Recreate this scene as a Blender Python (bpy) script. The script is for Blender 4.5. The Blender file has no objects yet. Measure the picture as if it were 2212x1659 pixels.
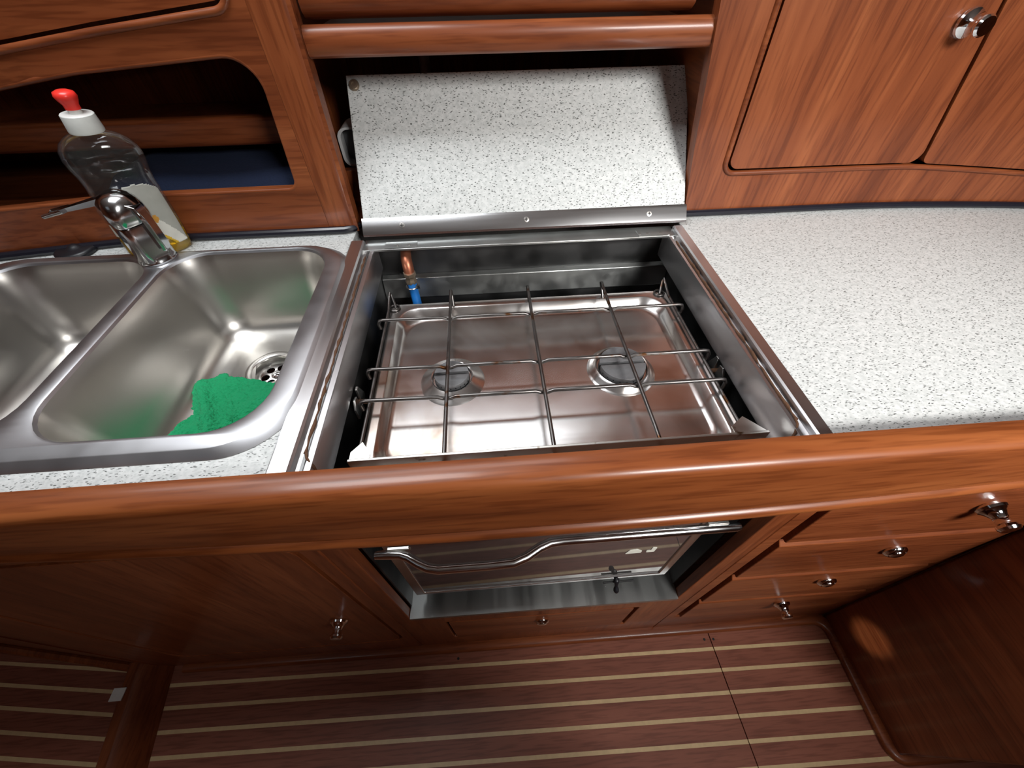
import bpy, bmesh, math, random
from mathutils import Vector, Matrix
from mathutils.geometry import tessellate_polygon
random.seed(7)
S = bpy.context.scene
COL = S.collection
Z0 = 0.85                       # worktop height above the cabin sole; measurements below are relative to the worktop
R = math.radians

# ------------------------------------------------------------------ camera
cd = bpy.data.cameras.new('camera'); cam = bpy.data.objects.new('camera', cd); COL.objects.link(cam)
cd.sensor_width = 36.0; cd.sensor_fit = 'HORIZONTAL'; cd.lens = 859.46 / 2212 * 36.0; cd.clip_start = 0.01
M3 = Matrix.Rotation(R(-3.5597), 3, 'Z') @ Matrix.Rotation(R(41.1743), 3, 'X') @ Matrix.Rotation(R(-0.9493), 3, 'Z')
mw = M3.to_4x4(); mw.translation = (0, 0, 0.335 + Z0); cam.matrix_world = mw
S.camera = cam

# ------------------------------------------------------------------ world, lights, exposure
w = bpy.data.worlds.new('world'); S.world = w; w.use_nodes = True
w.node_tree.nodes['Background'].inputs[0].default_value = (0.80, 0.90, 1.0, 1)
w.node_tree.nodes['Background'].inputs[1].default_value = 0.2
def area(name, loc, target, sx, sy, watts, col=(1, 1, 1)):
    l = bpy.data.lights.new(name, 'AREA'); l.shape = 'RECTANGLE'; l.size = sx; l.size_y = sy; l.energy = watts; l.color = col
    o = bpy.data.objects.new(name, l); COL.objects.link(o)
    o.location = (loc[0], loc[1], loc[2] + Z0)
    d = Vector(target) - Vector(loc); o.rotation_euler = d.to_track_quat('-Z', 'Y').to_euler()
    return o
l = area('companionway_daylight', (0.88, -0.85, 0.97), (0.52, 0.42, -0.02), 0.55, 0.36, 6.0, (1.0, 0.985, 0.96)); l.data.spread = R(68)
area('galley_hatch_daylight', (-0.40, 0.42, 1.03), (-0.40, 0.43, 0.0), 0.60, 0.36, 8.5, (0.95, 0.98, 1.0))
area('coachroof_window_daylight', (-0.52, 0.92, 0.88), (-0.52, 0.20, -0.1), 1.55, 0.28, 6.6, (0.92, 0.97, 1.0))
l = area('saloon_hatch_daylight', (-1.25, -0.75, 1.03), (-1.15, 0.0, -0.85), 0.5, 0.5, 0.16, (0.93, 0.97, 1.0)); l.data.spread = R(60)
sl = bpy.data.lights.new('step_patch_spot', 'SPOT'); sl.energy = 130.0; sl.spot_size = R(1.7); sl.spot_blend = 0.6; sl.shadow_soft_size = 0.01; sl.color = (1.0, 0.93, 0.82)  # added narrow spot, aimed to cast the small light patch on the step box
so = bpy.data.objects.new('step_patch_spot', sl); COL.objects.link(so); so.location = (-1.25, -0.62, 1.0 + Z0)
so.rotation_euler = (Vector((0.80, 0.100, -0.715)) - Vector((-1.25, -0.62, 1.0))).to_track_quat('-Z', 'Y').to_euler()
vs = S.view_settings
vs.view_transform = 'Standard'; vs.look = 'None'; vs.gamma = 1.0; vs.use_curve_mapping = False; vs.exposure = 0.35

# ------------------------------------------------------------------ materials
def newmat(name):
    m = bpy.data.materials.new(name); m.use_nodes = True
    nt = m.node_tree; b = nt.nodes['Principled BSDF']
    return m, nt, b
def N(nt, t, **kw):
    n = nt.nodes.new(t)
    for k, v in kw.items(): setattr(n, k, v)
    return n
def ramp(nt, stops):
    r = N(nt, 'ShaderNodeValToRGB'); e = r.color_ramp.elements
    e[0].position, e[0].color = stops[0][0], (*stops[0][1], 1)
    e[1].position, e[1].color = stops[-1][0], (*stops[-1][1], 1)
    for p, c in stops[1:-1]:
        x = e.new(p); x.color = (*c, 1)
    return r
def wood(name, axis, dark, mid, light, rough=0.38, coat=0.16, bands=14.0, coat_rough=0.12):
    m, nt, b = newmat(name); L = nt.links.new
    tc = N(nt, 'ShaderNodeTexCoord'); mp = N(nt, 'ShaderNodeMapping')
    sc = [1.0, 1.0, 1.0]; sc[axis] = 0.07
    mp.inputs['Scale'].default_value = sc
    L(tc.outputs['Object'], mp.inputs[0])
    n1 = N(nt, 'ShaderNodeTexNoise'); n1.inputs['Scale'].default_value = bands; n1.inputs['Detail'].default_value = 3; n1.inputs['Distortion'].default_value = 0.6
    n2 = N(nt, 'ShaderNodeTexNoise'); n2.inputs['Scale'].default_value = 220; n2.inputs['Detail'].default_value = 2
    n3 = N(nt, 'ShaderNodeTexNoise'); n3.inputs['Scale'].default_value = 60; n3.inputs['Detail'].default_value = 3
    for n in (n1, n2, n3): L(mp.outputs[0], n.inputs['Vector'])
    r = ramp(nt, [(0.30, dark), (0.5, mid), (0.72, light)])
    a = N(nt, 'ShaderNodeMath', operation='MULTIPLY_ADD'); a.inputs[1].default_value = 0.35; L(n3.outputs[0], a.inputs[0])
    a2 = N(nt, 'ShaderNodeMath', operation='MULTIPLY'); a2.inputs[1].default_value = 0.65; L(n1.outputs[0], a2.inputs[0]); L(a2.outputs[0], a.inputs[2])
    L(a.outputs[0], r.inputs[0])
    pr = ramp(nt, [(0.36, (0.62, 0.55, 0.5)), (0.52, (1, 1, 1))]); L(n2.outputs[0], pr.inputs[0])
    mx = N(nt, 'ShaderNodeMix', data_type='RGBA', blend_type='MULTIPLY'); mx.inputs[0].default_value = 0.7
    L(r.outputs[0], mx.inputs[6]); L(pr.outputs[0], mx.inputs[7]); L(mx.outputs[2], b.inputs['Base Color'])
    b.inputs['Roughness'].default_value = rough
    b.inputs['Specular IOR Level'].default_value = 0.34
    b.inputs['Coat Weight'].default_value = coat; b.inputs['Coat Roughness'].default_value = coat_rough
    bp = N(nt, 'ShaderNodeBump'); bp.inputs['Strength'].default_value = 0.04; bp.inputs['Distance'].default_value = 0.002
    L(n2.outputs[0], bp.inputs['Height']); L(bp.outputs[0], b.inputs['Normal'])
    return m
MD, MM, ML = (0.105, 0.024, 0.0075), (0.195, 0.050, 0.0155), (0.305, 0.092, 0.031)
wood_x = wood('mahogany_grain_x', 0, MD, MM, ML)
wood_z = wood('mahogany_grain_z', 2, MD, MM, ML)
wood_y = wood('mahogany_grain_y', 1, MD, MM, ML)
teak_z, teak_x = wood_z, wood_x
rail_x = wood('rail_mahogany', 0, (0.115, 0.028, 0.008), (0.210, 0.056, 0.015), (0.335, 0.105, 0.031), rough=0.36, coat=0.24, bands=26, coat_rough=0.16)
dark_z, dark_y = wood_z, wood_y
sole_m = wood('sole_mahogany', 0, (0.185, 0.058, 0.034), (0.245, 0.080, 0.047), (0.30, 0.103, 0.062), rough=0.50, coat=0.05, coat_rough=0.25)
def simple(name, col, rough=0.5, metal=0.0, bump=0, bscale=60, **kw):
    m, nt, b = newmat(name); L = nt.links.new
    b.inputs['Roughness'].default_value = rough; b.inputs['Metallic'].default_value = metal
    tc = N(nt, 'ShaderNodeTexCoord'); n = N(nt, 'ShaderNodeTexNoise'); n.inputs['Scale'].default_value = bscale; n.inputs['Detail'].default_value = 3
    L(tc.outputs['Object'], n.inputs['Vector'])
    r = ramp(nt, [(0.3, tuple(c * 0.92 for c in col)), (0.7, tuple(min(1, c * 1.06) for c in col))])
    L(n.outputs[0], r.inputs[0]); L(r.outputs[0], b.inputs['Base Color'])
    if bump:
        bp = N(nt, 'ShaderNodeBump'); bp.inputs['Strength'].default_value = bump; bp.inputs['Distance'].default_value = 0.002
        L(n.outputs[0], bp.inputs['Height']); L(bp.outputs[0], b.inputs['Normal'])
    for k, v in kw.items(): b.inputs[k].default_value = v
    return m
def steel(name, col=(0.62, 0.62, 0.61), r0=0.16, r1=0.34, axis=None, scale=9.0, dirt=None, bump=0.0):
    m, nt, b = newmat(name); L = nt.links.new
    b.inputs['Metallic'].default_value = 1.0
    tc = N(nt, 'ShaderNodeTexCoord'); mp = N(nt, 'ShaderNodeMapping')
    if axis is not None:
        s = [1.0] * 3; s[axis] = 0.04; mp.inputs['Scale'].default_value = s
    L(tc.outputs['Object'], mp.inputs[0])
    n = N(nt, 'ShaderNodeTexNoise'); n.inputs['Scale'].default_value = scale; n.inputs['Detail'].default_value = 2; L(mp.outputs[0], n.inputs['Vector'])
    rr = N(nt, 'ShaderNodeMapRange'); rr.inputs[1].default_value = 0.3; rr.inputs[2].default_value = 0.7; rr.inputs[3].default_value = r0; rr.inputs[4].default_value = r1
    L(n.outputs[0], rr.inputs[0]); L(rr.outputs[0], b.inputs['Roughness'])
    c = ramp(nt, [(0.3, tuple(x * 0.95 for x in col)), (0.7, col)]); L(n.outputs[0], c.inputs[0])
    if dirt:
        d = N(nt, 'ShaderNodeTexNoise'); d.inputs['Scale'].default_value = 45; d.inputs['Detail'].default_value = 4; L(tc.outputs['Object'], d.inputs['Vector'])
        dr = ramp(nt, [(dirt[1], (0, 0, 0)), (dirt[1] + 0.08, (1, 1, 1))]); L(d.outputs[0], dr.inputs[0])
        mx = N(nt, 'ShaderNodeMix', data_type='RGBA'); L(dr.outputs[0], mx.inputs[0]); L(c.outputs[0], mx.inputs[6]); mx.inputs[7].default_value = (*dirt[0], 1)
        L(mx.outputs[2], b.inputs['Base Color'])
    else:
        L(c.outputs[0], b.inputs['Base Color'])
    if bump:
        bp = N(nt, 'ShaderNodeBump'); bp.inputs['Strength'].default_value = bump; bp.inputs['Distance'].default_value = 0.004
        L(n.outputs[0], bp.inputs['Height']); L(bp.outputs[0], b.inputs['Normal'])
    return m
def laminate():
    m, nt, b = newmat('speckled_laminate'); L = nt.links.new
    tc = N(nt, 'ShaderNodeTexCoord')
    def flecks(rot, seed, thr, size):
        mp = N(nt, 'ShaderNodeMapping'); mp.inputs['Rotation'].default_value = rot; mp.inputs['Location'].default_value = (seed, seed * 2, seed)
        mp.inputs['Scale'].default_value = (1.0, 3.2, 1.8)
        nz = N(nt, 'ShaderNodeTexNoise'); nz.inputs['Scale'].default_value = 90; L(tc.outputs['Object'], nz.inputs['Vector'])
        ad = N(nt, 'ShaderNodeMix', data_type='VECTOR'); ad.inputs[0].default_value = 0.006
        L(tc.outputs['Object'], ad.inputs[4]); L(nz.outputs['Color'], ad.inputs[5]); L(ad.outputs[1], mp.inputs[0])
        v = N(nt, 'ShaderNodeTexVoronoi'); v.inputs['Scale'].default_value = size; L(mp.outputs[0], v.inputs['Vector'])
        a = N(nt, 'ShaderNodeMath', operation='LESS_THAN'); a.inputs[1].default_value = 0.25; L(v.outputs['Distance'], a.inputs[0])
        sx = N(nt, 'ShaderNodeSeparateColor'); L(v.outputs['Color'], sx.inputs[0])
        c = N(nt, 'ShaderNodeMath', operation='GREATER_THAN'); c.inputs[1].default_value = thr; L(sx.outputs[0], c.inputs[0])
        q = N(nt, 'ShaderNodeMath', operation='MULTIPLY'); L(a.outputs[0], q.inputs[0]); L(c.outputs[0], q.inputs[1])
        return q
    f = [flecks((0.3, 0.2, 0.5), 0.11, 0.64, 165), flecks((0.2, 0.5, 2.0), 0.37, 0.64, 155), flecks((1.2, 0.1, 1.2), 0.71, 0.68, 180)]
    g = [flecks((0.8, 0.4, 0.9), 0.53, 0.35, 190), flecks((0.1, 0.9, 2.6), 0.93, 0.35, 180)]
    def mx2(a, b_):
        q = N(nt, 'ShaderNodeMath', operation='MAXIMUM'); L(a.outputs[0], q.inputs[0]); L(b_.outputs[0], q.inputs[1]); return q
    fd = mx2(mx2(f[0], f[1]), f[2]); fg = mx2(g[0], g[1])
    nz = N(nt, 'ShaderNodeTexNoise'); nz.inputs['Scale'].default_value = 170; L(tc.outputs['Object'], nz.inputs['Vector'])
    r = ramp(nt, [(0.35, (0.47, 0.485, 0.475)), (0.6, (0.565, 0.575, 0.565))]); L(nz.outputs[0], r.inputs[0])
    m1 = N(nt, 'ShaderNodeMix', data_type='RGBA'); L(fg.outputs[0], m1.inputs[0]); L(r.outputs[0], m1.inputs[6]); m1.inputs[7].default_value = (0.42, 0.435, 0.43, 1)
    m2 = N(nt, 'ShaderNodeMix', data_type='RGBA'); L(fd.outputs[0], m2.inputs[0]); L(m1.outputs[2], m2.inputs[6]); m2.inputs[7].default_value = (0.12, 0.125, 0.12, 1)
    L(m2.outputs[2], b.inputs['Base Color']); b.inputs['Roughness'].default_value = 0.36
    return m
lam = laminate()
sink_steel = steel('brushed_sink_steel', (0.58, 0.56, 0.53), 0.285, 0.33, scale=14)
rim_steel = steel('sink_rim_steel', (0.54, 0.54, 0.56), 0.34, 0.42, scale=20)
hob_steel = steel('stained_hob_steel', (0.72, 0.70, 0.69), 0.20, 0.268, scale=14, bump=0.02)
_nt = hob_steel.node_tree; _b = _nt.nodes['Principled BSDF']; _src = _b.inputs['Base Color'].links[0].from_socket
_tc = N(_nt, 'ShaderNodeTexCoord'); _n = N(_nt, 'ShaderNodeTexNoise'); _n.inputs['Scale'].default_value = 7.0; _n.inputs['Detail'].default_value = 6; _n.inputs['Distortion'].default_value = 1.2
_nt.links.new(_tc.outputs['Object'], _n.inputs['Vector']); _r = ramp(_nt, [(0.46, (0, 0, 0)), (0.72, (1, 1, 1))]); _nt.links.new(_n.outputs[0], _r.inputs[0])
_m = N(_nt, 'ShaderNodeMix', data_type='RGBA'); _nt.links.new(_r.outputs[0], _m.inputs[0]); _nt.links.new(_src, _m.inputs[6]); _m.inputs[7].default_value = (0.42, 0.33, 0.27, 1); _nt.links.new(_m.outputs[2], _b.inputs['Base Color'])
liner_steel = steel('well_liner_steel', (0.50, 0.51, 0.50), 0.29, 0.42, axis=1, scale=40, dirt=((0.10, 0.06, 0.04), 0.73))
liner_dark = steel('dark_liner_steel', (0.20, 0.20, 0.20), 0.32, 0.5, scale=20)  # evenly darker steel for the side and back walls of the well
trim_steel = steel('polished_trim_steel', (0.66, 0.66, 0.67), 0.14, 0.26, axis=0, scale=40)
trim_y = steel('polished_side_trim_steel', (0.64, 0.63, 0.64), 0.29, 0.38, axis=1, scale=40)
chrome = steel('chrome', (0.78, 0.78, 0.79), 0.04, 0.10, scale=30)
faucet_m = steel('worn_chrome', (0.60, 0.61, 0.62), 0.10, 0.19, scale=40)
handle_m = steel('polished_tube_steel', (0.80, 0.80, 0.80), 0.13, 0.20, scale=30)
wire_m = steel('stained_wire_steel', (0.15, 0.14, 0.135), 0.29, 0.42, scale=60, dirt=((0.10, 0.045, 0.02), 0.60))
bar_m = steel('flat_bar_steel', (0.62, 0.60, 0.56), 0.29, 0.38, axis=0, scale=60, dirt=((0.16, 0.10, 0.05), 0.66))
body_m = steel('stove_body_steel', (0.30, 0.30, 0.30), 0.29, 0.4, scale=12)
cap_m = simple('burner_cap_grey', (0.15, 0.15, 0.155), 0.48, 0.4, bump=0.15, bscale=150)
slot_m = simple('plain_black', (0.008, 0.008, 0.008), 0.7)  # plain black shared by door backings, burner slots, screws and drain wastes
rust_m = simple('rust_and_old_sealant', (0.085, 0.035, 0.014), 0.85, bump=0.6, bscale=180)
black_m = simple('black_rubber', (0.008, 0.008, 0.011), 0.42)
seal_m = simple('black_seal_strip', (0.010, 0.010, 0.016), 0.28)
glass_m = simple('mirrored_oven_glass', (0.33, 0.31, 0.30), 0.03, 0.85)
inlay_m = simple('maple_inlay', (0.62, 0.45, 0.24), 0.4, bscale=90)
white_m = simple('white_plastic', (0.72, 0.73, 0.70), 0.35)
pale_m = simple('cream_white_mark', (0.85, 0.84, 0.74), 0.6)
red_m = simple('red_plastic', (0.78, 0.035, 0.025), 0.3)
grey_m = simple('grey_plastic', (0.40, 0.40, 0.40), 0.45)
greyd_m = simple('dark_grey_plastic', (0.07, 0.07, 0.075), 0.5)
navy_m = simple('navy_fabric', (0.006, 0.014, 0.045), 0.9, bump=0.5, bscale=300)
ceil_m = simple('white_headliner', (0.50, 0.50, 0.48), 0.7, bump=0.2, bscale=200)
copper_m = simple('copper', (0.42, 0.15, 0.085), 0.4, 0.8)
brass_m = simple('tarnished_fitting', (0.34, 0.27, 0.20), 0.4, 0.8)
hose_m = simple('blue_hose', (0.010, 0.13, 0.42), 0.4)
cloth_m = simple('green_microfibre', (0.006, 0.30, 0.115), 0.95, bump=1.0, bscale=420)
hem_m = simple('teal_hem', (0.10, 0.50, 0.38), 0.95, bump=1.0, bscale=500)
lab_grey = simple('label_grey', (0.40, 0.40, 0.36), 0.4)
lab_white = simple('label_white', (0.74, 0.73, 0.66), 0.4)
lab_yellow = simple('label_yellow', (0.72, 0.46, 0.03), 0.4)
lab_orange = simple('label_orange', (0.62, 0.30, 0.05), 0.4)
screw_m = steel('screw_steel', (0.42, 0.40, 0.38), 0.29, 0.4, scale=80)
def clear(name, tint, gloss_rough, body=None, fac=0.0):
    m, nt, b = newmat(name); L = nt.links.new; out = nt.nodes['Material Output']
    tr = N(nt, 'ShaderNodeBsdfTransparent'); tr.inputs[0].default_value = (*tint, 1)
    first = tr
    if body:
        b.inputs['Base Color'].default_value = (*body, 1); b.inputs['Roughness'].default_value = 0.1
        mx = N(nt, 'ShaderNodeMixShader'); mx.inputs[0].default_value = fac; L(tr.outputs[0], mx.inputs[1]); L(b.outputs[0], mx.inputs[2]); first = mx
    gl = N(nt, 'ShaderNodeBsdfGlossy'); gl.inputs['Roughness'].default_value = gloss_rough
    lw = N(nt, 'ShaderNodeLayerWeight'); lw.inputs[0].default_value = 0.30
    mr = N(nt, 'ShaderNodeMapRange'); mr.inputs[3].default_value = 0.035; mr.inputs[4].default_value = 0.40; L(lw.outputs['Fresnel'], mr.inputs[0])
    tc = N(nt, 'ShaderNodeTexCoord'); nz = N(nt, 'ShaderNodeTexNoise'); nz.inputs['Scale'].default_value = 35; L(tc.outputs['Object'], nz.inputs['Vector'])
    bp = N(nt, 'ShaderNodeBump'); bp.inputs['Strength'].default_value = 0.25; bp.inputs['Distance'].default_value = 0.004; L(nz.outputs[0], bp.inputs['Height']); L(bp.outputs[0], gl.inputs['Normal'])
    m2 = N(nt, 'ShaderNodeMixShader'); L(mr.outputs[0], m2.inputs[0]); L(first.outputs[0], m2.inputs[1]); L(gl.outputs[0], m2.inputs[2]); L(m2.outputs[0], out.inputs['Surface'])
    return m
plastic_clear = clear('clear_bottle_plastic', (0.93, 0.93, 0.93), 0.06, (0.6, 0.6, 0.58), 0.02)
liquid_m = clear('yellow_dish_soap', (0.98, 0.74, 0.06), 0.1, (0.90, 0.62, 0.02), 0.35)

# ------------------------------------------------------------------ geometry helpers
class MB:
    def __init__(s): s.v = []; s.f = []; s.mi = []; s.cur = 0
    def add(s, vs, fs):
        o = len(s.v); s.v += [tuple(p) for p in vs]
        for f in fs: s.f.append([i + o for i in f]); s.mi.append(s.cur)
        return s
    def box(s, x0, x1, y0, y1, z0, z1):
        return s.add([(x0, y0, z0), (x1, y0, z0), (x1, y1, z0), (x0, y1, z0), (x0, y0, z1), (x1, y0, z1), (x1, y1, z1), (x0, y1, z1)],
                     [(3, 2, 1, 0), (4, 5, 6, 7), (0, 1, 5, 4), (1, 2, 6, 5), (2, 3, 7, 6), (3, 0, 4, 7)])
    def plate(s, outer, holes, fm, w0, w1, cut=0):
        if cut:
            q = MB().plate(outer, holes, lambda u, v, w_: (u, v, w_), w0, w1)
            bm = bmesh.new(); vv = [bm.verts.new(p) for p in q.v]
            for f in q.f:
                try: bm.faces.new([vv[i] for i in f])
                except ValueError: pass
            lo = min(p[0] for p in q.v); hi = max(p[0] for p in q.v); x = lo + cut
            while x < hi - 1e-4:
                bmesh.ops.bisect_plane(bm, geom=bm.verts[:] + bm.edges[:] + bm.faces[:], plane_co=(x, 0, 0), plane_no=(1, 0, 0), dist=1e-6); x += cut
            bm.verts.index_update(); s.add([fm(*p.co) for p in bm.verts], [tuple(p.index for p in f.verts) for f in bm.faces]); bm.free()
            return s
        loops = [outer] + holes
        tris = tessellate_polygon([[Vector((p[0], p[1], 0)) for p in l] for l in loops])
        flat = [p for l in loops for p in l]; n = len(flat)
        vs = [fm(p[0], p[1], w1) for p in flat] + [fm(p[0], p[1], w0) for p in flat]
        fs = []
        for t in tris:
            a, b, c = (flat[i] for i in t)
            cr = (b[0] - a[0]) * (c[1] - a[1]) - (b[1] - a[1]) * (c[0] - a[0])
            if abs(cr) < 1e-14: continue
            t = tuple(t) if cr > 0 else tuple(reversed(t))
            fs.append(t); fs.append(tuple(i + n for i in reversed(t)))
        o = 0
        for l in loops:
            k = len(l)
            for i in range(k):
                j = (i + 1) % k; fs.append((o + i, o + i + n, o + j + n, o + j))
            o += k
        return s.add(vs, fs)
    def loft(s, loops, cap0=False, cap1=False, closed=True):
        n = len(loops[0]); vs = [p for l in loops for p in l]; fs = []
        assert all(len(l) == n for l in loops)
        for k in range(len(loops) - 1):
            for i in range(n if closed else n - 1):
                j = (i + 1) % n; a = k * n
                fs.append((a + i, a + j, a + n + j, a + n + i))
        if cap0: fs.append(tuple(reversed(range(n))))
        if cap1: fs.append(tuple(range((len(loops) - 1) * n, len(loops) * n)))
        return s.add(vs, fs)
    def tube(s, path, r, n=8, closed=False, rz=None):
        path = [Vector(p) for p in path]; loops = []; m = len(path); prev = None
        for i, p in enumerate(path):
            if closed: t = path[(i + 1) % m] - path[(i - 1) % m]
            else: t = path[min(i + 1, m - 1)] - path[max(i - 1, 0)]
            t.normalize()
            if prev is None:
                a = Vector((0, 0, 1)) if abs(t.z) < 0.9 else Vector((1, 0, 0))
                u = t.cross(a).normalized()
            else:
                u = prev - t * prev.dot(t); u.normalize()
            prev = u; v = t.cross(u); rr = r[i] if isinstance(r, (list, tuple)) else r
            loops.append([p + (u * math.cos(2 * math.pi * k / n) + v * math.sin(2 * math.pi * k / n)) * rr for k in range(n)])
        if closed: loops.append(loops[0]); return s.loft(loops)
        return s.loft(loops, True, True)
    def lathe(s, prof, org, ax=(0, 0, 1), n=24, sx=1.0, sy=1.0, udir=None):
        ax = Vector(ax).normalized(); u = Vector(udir) if udir else (ax.orthogonal()); u = (u - ax * u.dot(ax)).normalized(); v = ax.cross(u); org = Vector(org)
        loops = [[org + ax * h + (u * math.cos(2 * math.pi * k / n) * sx + v * math.sin(2 * math.pi * k / n) * sy) * r for k in range(n)] for r, h in prof]
        return s.loft(loops, True, True)
    def prism_x(s, prof, xs, off=lambda x: 0.0):
        return s.loft([[(x, y + off(x), z) for y, z in prof] for x in xs], True, True)
ORG = {}
def tagit(o, label=None, cat=None, group=None, kind=None):
    if label: o['label'] = label
    if cat: o['category'] = cat
    if group: o['group'] = group
    if kind: o['kind'] = kind
    return o
def thing(name, org, label, cat, group=None):
    o = bpy.data.objects.new(name, None); COL.objects.link(o); o.empty_display_size = 0.05
    o.location = (org[0], org[1], org[2] + Z0); ORG[o.name] = Vector((org[0], org[1], org[2] + Z0))
    return tagit(o, label, cat, group)
def build(mb, name, mat, parent=None, label=None, cat=None, group=None, kind=None, bevel=0, seg=2, smooth=32, sub=0, solid=0):
    vs = [Vector((p[0], p[1], p[2] + Z0)) for p in mb.v]
    if parent is None:
        lo = [min(p[i] for p in vs) for i in range(3)]; hi = [max(p[i] for p in vs) for i in range(3)]
        org = Vector(((lo[0] + hi[0]) / 2, (lo[1] + hi[1]) / 2, lo[2]))
    else: org = ORG[parent.name]
    me = bpy.data.meshes.new(name); me.from_pydata([p - org for p in vs], [], mb.f)
    mats = mat if isinstance(mat, (list, tuple)) else [mat]
    for m in mats: me.materials.append(m)
    me.polygons.foreach_set('material_index', mb.mi)
    bm = bmesh.new(); bm.from_mesh(me); bmesh.ops.remove_doubles(bm, verts=bm.verts, dist=1e-6); bmesh.ops.recalc_face_normals(bm, faces=bm.faces); bm.to_mesh(me); bm.free()
    me.polygons.foreach_set('use_smooth', [True] * len(me.polygons))
    me.set_sharp_from_angle(angle=R(smooth))
    o = bpy.data.objects.new(name, me); COL.objects.link(o)
    ORG[o.name] = org
    if parent is None: o.location = org
    else: o.parent = parent
    if bevel:
        b = o.modifiers.new('bevel', 'BEVEL'); b.width = bevel; b.segments = seg; b.limit_method = 'ANGLE'; b.angle_limit = R(40); b.harden_normals = False
    if solid:
        q = o.modifiers.new('solid', 'SOLIDIFY'); q.thickness = solid; q.offset = 1
    if sub:
        q = o.modifiers.new('sub', 'SUBSURF'); q.levels = sub; q.render_levels = sub
    return tagit(o, label, cat, group, kind)
def sub_of(part):            # children of a part share the part's origin (part sits at its thing's origin)
    ORG[part.name] = ORG[part.name]; return part
def rpoly(pts, rad, n=8):
    out = []; m = len(pts)
    for i in range(m):
        p = Vector((*pts[i], 0)); a = Vector((*pts[i - 1], 0)) - p; b = Vector((*pts[(i + 1) % m], 0)) - p
        r = rad[i] if isinstance(rad, (list, tuple)) else rad
        if r <= 1e-6: out.append((p.x, p.y)); continue
        a.normalize(); b.normalize(); ang = a.angle(b); d = r / math.tan(ang / 2)
        c = p + (a + b).normalized() * (r / math.sin(ang / 2)); s0 = p + a * d - c; s1 = p + b * d - c
        a0 = math.atan2(s0.y, s0.x); a1 = math.atan2(s1.y, s1.x); da = (a1 - a0 + math.pi) % (2 * math.pi) - math.pi
        for k in range(n + 1):
            t = a0 + da * k / n; out.append((c.x + r * math.cos(t), c.y + r * math.sin(t)))
    return out
def rrect(x0, y0, x1, y1, r, n=8): return rpoly([(x0, y0), (x1, y0), (x1, y1), (x0, y1)], r, n)
def dens(l, d):
    out = []
    for i in range(len(l)):
        a = l[i]; b = l[(i + 1) % len(l)]; k = max(1, int(math.hypot(b[0] - a[0], b[1] - a[1]) / d))
        for j in range(k): out.append((a[0] + (b[0] - a[0]) * j / k, a[1] + (b[1] - a[1]) * j / k))
    return out
def circ(x, y, r, n=20): return [(x + r * math.cos(2 * math.pi * k / n), y + r * math.sin(2 * math.pi * k / n)) for k in range(n)]
def lerp(a, b, t): return a + (b - a) * t
FLAT = lambda u, v, w_: (u, v, w_)
def yF(x): return 0.177 - 0.0088 * x                          # base cabinet face line
FACE = lambda u, v, w_: (u, yF(u) - w_, v)                    # w towards the viewer
def yL(x): return 0.657 if x > -0.55 else 0.657 - 0.16 * (-0.55 - x)
LEFT = lambda u, v, w_: (u, yL(u) - w_, v)
def yR(x): return 0.658 - (0.22 * max(0, x - 0.60) ** 2)
RIGHT = lambda u, v, w_: (u, yR(u) - w_, v)

def knob_mb(pos, nrm, out=True, s=1.0):
    mb = MB()
    if out: prof = [(0.0, 0), (0.0155, 0), (0.0165, 0.003), (0.0155, 0.006), (0.0115, 0.009), (0.0085, 0.014), (0.0080, 0.020), (0.0090, 0.023), (0.0115, 0.025), (0.0118, 0.028), (0.0100, 0.031), (0, 0.032)]
    else: prof = [(0.0, 0), (0.0155, 0), (0.0165, 0.003), (0.0155, 0.006), (0.0125, 0.0085), (0.0110, 0.0070), (0.0098, 0.0095), (0.0070, 0.0110), (0, 0.0112)]
    mb.lathe([(max(r, 1e-5) * s, h * s) for r, h in prof], pos, nrm, 20)
    return mb
NF = (0, -1, 0)

# ================================================================== SETTING
# floor slab, planks and maple inlays
fl = MB().box(-2.2, 2.2, -2.0, 1.05, -0.90, -0.859)
floor = build(fl, 'floor', sole_m, kind='structure')
def seam(y): return 0.500 + 0.06 * (0.119 - y) * 0.6
def fy(x, y): return y - 0.0200 * (x - 0.5)
def qprism(corners, z0, z1, mb=None):
    mb = mb or MB()
    return mb.add([(x, y, z0) for x, y in corners] + [(x, y, z1) for x, y in corners], [(3, 2, 1, 0), (4, 5, 6, 7), (0, 1, 5, 4), (1, 2, 6, 5), (2, 3, 7, 6), (3, 0, 4, 7)])
PITCH = 0.0432; STRIPE = 0.0076
for k in range(-1, 17):
    ys = 0.119 - PITCH * k                                    # stripe centre below this plank
    y1 = ys + PITCH - STRIPE / 2; y0 = ys + STRIPE / 2
    if k == -1: y1 = y0 + 0.02; 
    xr = 0.815 if ys > -0.11 else 1.9
    for (xa, xb) in ((-0.84, -1), (-1, xr)):
        f = lambda y: (xa if xa != -1 else seam(y) + 0.0012, xb if xb != -1 else seam(y) - 0.0012)
        a0, b0 = f(y0); a1, b1 = f(y1)
        build(qprism([(a0, fy(a0, y0)), (b0, fy(b0, y0)), (b1, fy(b1, y1)), (a1, fy(a1, y1))], -0.860, -0.850), 'plank', sole_m, floor)
        s0, s1 = ys - STRIPE / 2, ys + STRIPE / 2
        a0, b0 = f(s0); a1, b1 = f(s1)
        build(qprism([(a0, fy(a0, s0)), (b0, fy(b0, s0)), (b1, fy(b1, s1)), (a1, fy(a1, s1))], -0.860, -0.8502), 'inlay_strip', inlay_m, floor)
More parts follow.
